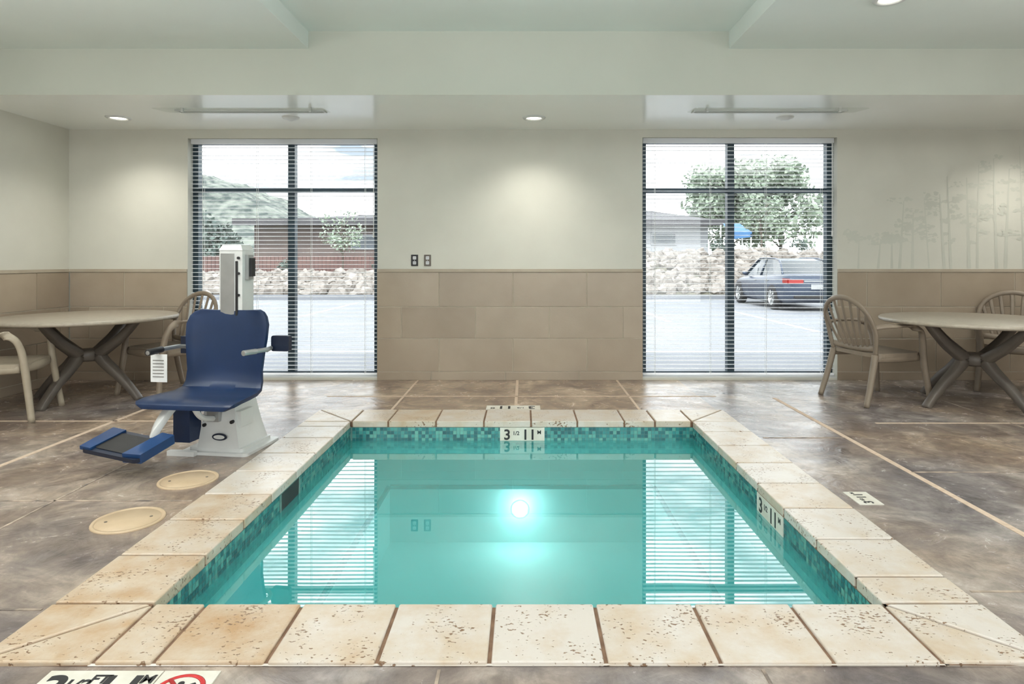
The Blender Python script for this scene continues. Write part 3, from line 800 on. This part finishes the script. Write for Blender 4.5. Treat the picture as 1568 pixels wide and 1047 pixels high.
M_cpaint = pmat('car_paint', (62,72,88), (56,66,82), 1, .25, metal=.3)
M_cglass = pmat('car_glass', (42,52,58), (36,46,52), 1, .08)
M_tire = pmat('tire', (32,32,34), (26,26,28), 6, .8)
M_tail = pmat('tail_light', (150,46,42), (136,36,34), 4, .25)
b = B()
st = [(-2.32,.70,.72,.42,.78),(-2.25,.82,.84,.28,.95),(-2.0,.88,.87,.22,1.0),(-1.4,.90,.88,.20,.98),(-.6,.90,.89,.18,.95),(.4,.90,.89,.18,.92),(1.1,.90,.87,.20,.88),(1.7,.89,.84,.22,.80),(2.15,.82,.76,.26,.68),(2.32,.62,.58,.36,.56)]
v = []; f = []
for (y, wl, wb, z0_, z1_) in st:
    zm = (z0_+z1_)/2
    v += [(-wl*.9,y,z0_),(-wl,y,z0_+.12),(-wl-.02,y,zm),(-wb,y,z1_-.06),(-wb+.07,y,z1_),(wb-.07,y,z1_),(wb,y,z1_-.06),(wl+.02,y,zm),(wl,y,z0_+.12),(wl*.9,y,z0_)]
n = 10
for i in range(len(st)-1):
    for k in range(n):
        j = (k+1) % n; f.append((i*n+k, (i+1)*n+k, (i+1)*n+j, i*n+j))
f.append(tuple(range(n))); f.append(tuple((len(st)-1)*n+k for k in range(n-1,-1,-1)))
b.add(v, f, 0, .5, True)
gh = [(-1.85,.78,.78,.98,.99),(-1.15,.80,.62,.96,1.36),(-.7,.80,.62,.95,1.42),(.1,.80,.62,.93,1.43),(.45,.80,.60,.92,1.38),(1.2,.78,.76,.88,.90)]
v = []
for (y, wb, wt, z0_, z1_) in gh: v += [(-wb,y,z0_),(-wt,y,z1_),(wt,y,z1_),(wb,y,z0_)]
sd = []; tp = []
for i in range(len(gh)-1):
    o = i*4; sd += [(o,o+4,o+5,o+1),(o+2,o+6,o+7,o+3)]; tp.append((o+1,o+5,o+6,o+2))
b.add(v, sd, 1); b.add(v, [tp[0], tp[-1]], 1); b.add(v, tp[1:-1], 0)
for s in (-1,1):
    b.tube([(s*.79,-1.8,.98),(s*.63,-1.15,1.375),(s*.62,-.3,1.435),(s*.62,.1,1.435),(s*.61,.45,1.39),(s*.78,1.18,.9)], .03, .022, 0, 8, sm=3)
    b.tube([(s*.82,-.25,.93),(s*.64,-.25,1.41)], .03, .02, 0, 6, sm=1)
    b.box(min(s*.895,s*.915), max(s*.895,s*.915), -.1, .06, .78, .81, 3); b.box(min(s*.895,s*.915), max(s*.895,s*.915), -1.05, -.9, .79, .82, 3)
    b.tube([(s*.86,.75,.95),(s*1.0,.72,.99)], .06, .05, 0, 8, sm=1)
    for y in (-1.35, 1.38):
        W = frame((s*.74, y, .345), (0,1,0), (0,0,1), (s,0,0))
        b.lathe([(.10,.0),(.33,.0),(.345,.03),(.345,.17),(.32,.2),(.22,.2)], 2, 28, W)
        b.lathe([(.22,.2),(.215,.17),(.05,.19),(0,.19)], 3, 28, W)
        for q in range(5):
            a = q*2*PI/5; b.tube([(.03*math.cos(a),.03*math.sin(a),.2),(.2*math.cos(a),.2*math.sin(a),.195)], .025, .01, 3, 6, sm=1, M=W)
    xa, xb = sorted((s*.46, s*.85)); b.box(xa, xb, -2.335, -2.2, .76, .86, 4)
    xa, xb = sorted((s*.80, s*.885)); b.box(xa, xb, -2.28, -2.0, .76, .88, 4)
b.box(-.26,.26,-2.345,-2.3,.60,.73,3); b.box(-.7,.7,-2.36,-2.25,.36,.44,2); b.box(-.44,.44,-2.33,-2.3,.80,.83,3)
b.done('car', [M_cpaint, M_cglass, M_tire, M_alu, M_tail], loc=(7.85, 19.1, -.149), rz=0)

# ---------------------------------------------------------------- lights
def area(name, loc, sx, sy, e, col=(1,.995,.98), rot=(0,0,0)):
    l = bpy.data.lights.new(name, 'AREA'); l.shape = 'RECTANGLE'; l.size = sx; l.size_y = sy; l.energy = e; l.color = col
    o = bpy.data.objects.new(name, l); sc.collection.objects.link(o); o.location = loc; o.rotation_euler = rot; return o
area('ceiling_fill_light_a', (0, .6, 3.03), 2.4, 2.0, 42)  # ceiling area lights out of view, added as fill to brighten the room
area('ceiling_fill_light_b', (-3.1, 1.8, 2.89), 1.6, 2.4, 62)
area('ceiling_fill_light_c', (3.8, 1.8, 2.89), 1.8, 2.4, 62)
for x, z in ((-3.3, 2.42), (0, 2.42), (3.6, 2.42)):  # pendants added above the view to brighten the upper ceiling
    b = B()
    b.box(-.9, .9, -.06, .06, 0, .05); b.box(-.88,.88,-.05,.05,.05,.053,1)
    for xx in (-.7, .7): b.cyl(.004, .05, (ZR if x == 0 else ZC)-z, 2, 8, Matrix.Translation((xx, 0, 0)))
    b.done('added_pendant_light', [M_white, M_emit, M_alu], loc=(x, 2.75, z))
    area('fill_uplight', (x, 2.75, z+.06), 1.7, .1, 40, (.97,1,1), (PI, 0, 0))
area('fill_front_wall', (.6, YR+.03, 1.35), 7.5, 2.3, 160, (.95,.98,1), (PI/2, 0, 0))  # added fill light behind the camera; no window is built there
l = bpy.data.lights.new('pool_lamp_light', 'POINT'); l.energy = 5; l.shadow_soft_size = .04; l.color = (.97,1,1)
o = bpy.data.objects.new('pool_lamp_light', l); sc.collection.objects.link(o); o.location = (-.03, y1-.31-.12, -.50)
l = bpy.data.lights.new('sun', 'SUN'); l.energy = 3.6; l.angle = .03; l.color = (1,.98,.95)
o = bpy.data.objects.new('sun', l); sc.collection.objects.link(o)
o.rotation_euler = Vector((.35,.75,-1)).to_track_quat('-Z', 'Y').to_euler()

w = bpy.data.worlds.new('sky'); sc.world = w; w.use_nodes = True
N = w.node_tree.nodes; L = w.node_tree.links; bg = N['Background']
tc = N.new('ShaderNodeTexCoord'); mp = N.new('ShaderNodeMapping'); mp.inputs['Scale'].default_value = (3,3,9)
L.new(tc.outputs['Generated'], mp.inputs[0])
nz = N.new('ShaderNodeTexNoise'); nz.inputs['Scale'].default_value = 1.6; nz.inputs['Detail'].default_value = 6; L.new(mp.outputs[0], nz.inputs['Vector'])
cr = N.new('ShaderNodeValToRGB'); cr.color_ramp.elements[0].position = .36; cr.color_ramp.elements[0].color = (.155,.18,.21,1); cr.color_ramp.elements[1].position = .56; cr.color_ramp.elements[1].color = (.98,.99,1,1)
L.new(nz.outputs['Fac'], cr.inputs[0]); L.new(cr.outputs[0], bg.inputs[0]); bg.inputs[1].default_value = 5.2

# ---------------------------------------------------------------- camera
cam = bpy.data.cameras.new('camera'); co = bpy.data.objects.new('camera', cam); sc.collection.objects.link(co)
co.location = (0, 0, 1.2); co.rotation_euler = (PI/2, 0, 0)
cam.sensor_width = 36; cam.lens = 970/1568*36; cam.shift_x = -.012; cam.shift_y = -.079; cam.clip_end = 500; cam.clip_start = .05
sc.camera = co
sc.view_settings.view_transform = 'Standard'; sc.view_settings.look = 'None'; sc.view_settings.exposure = 0.05
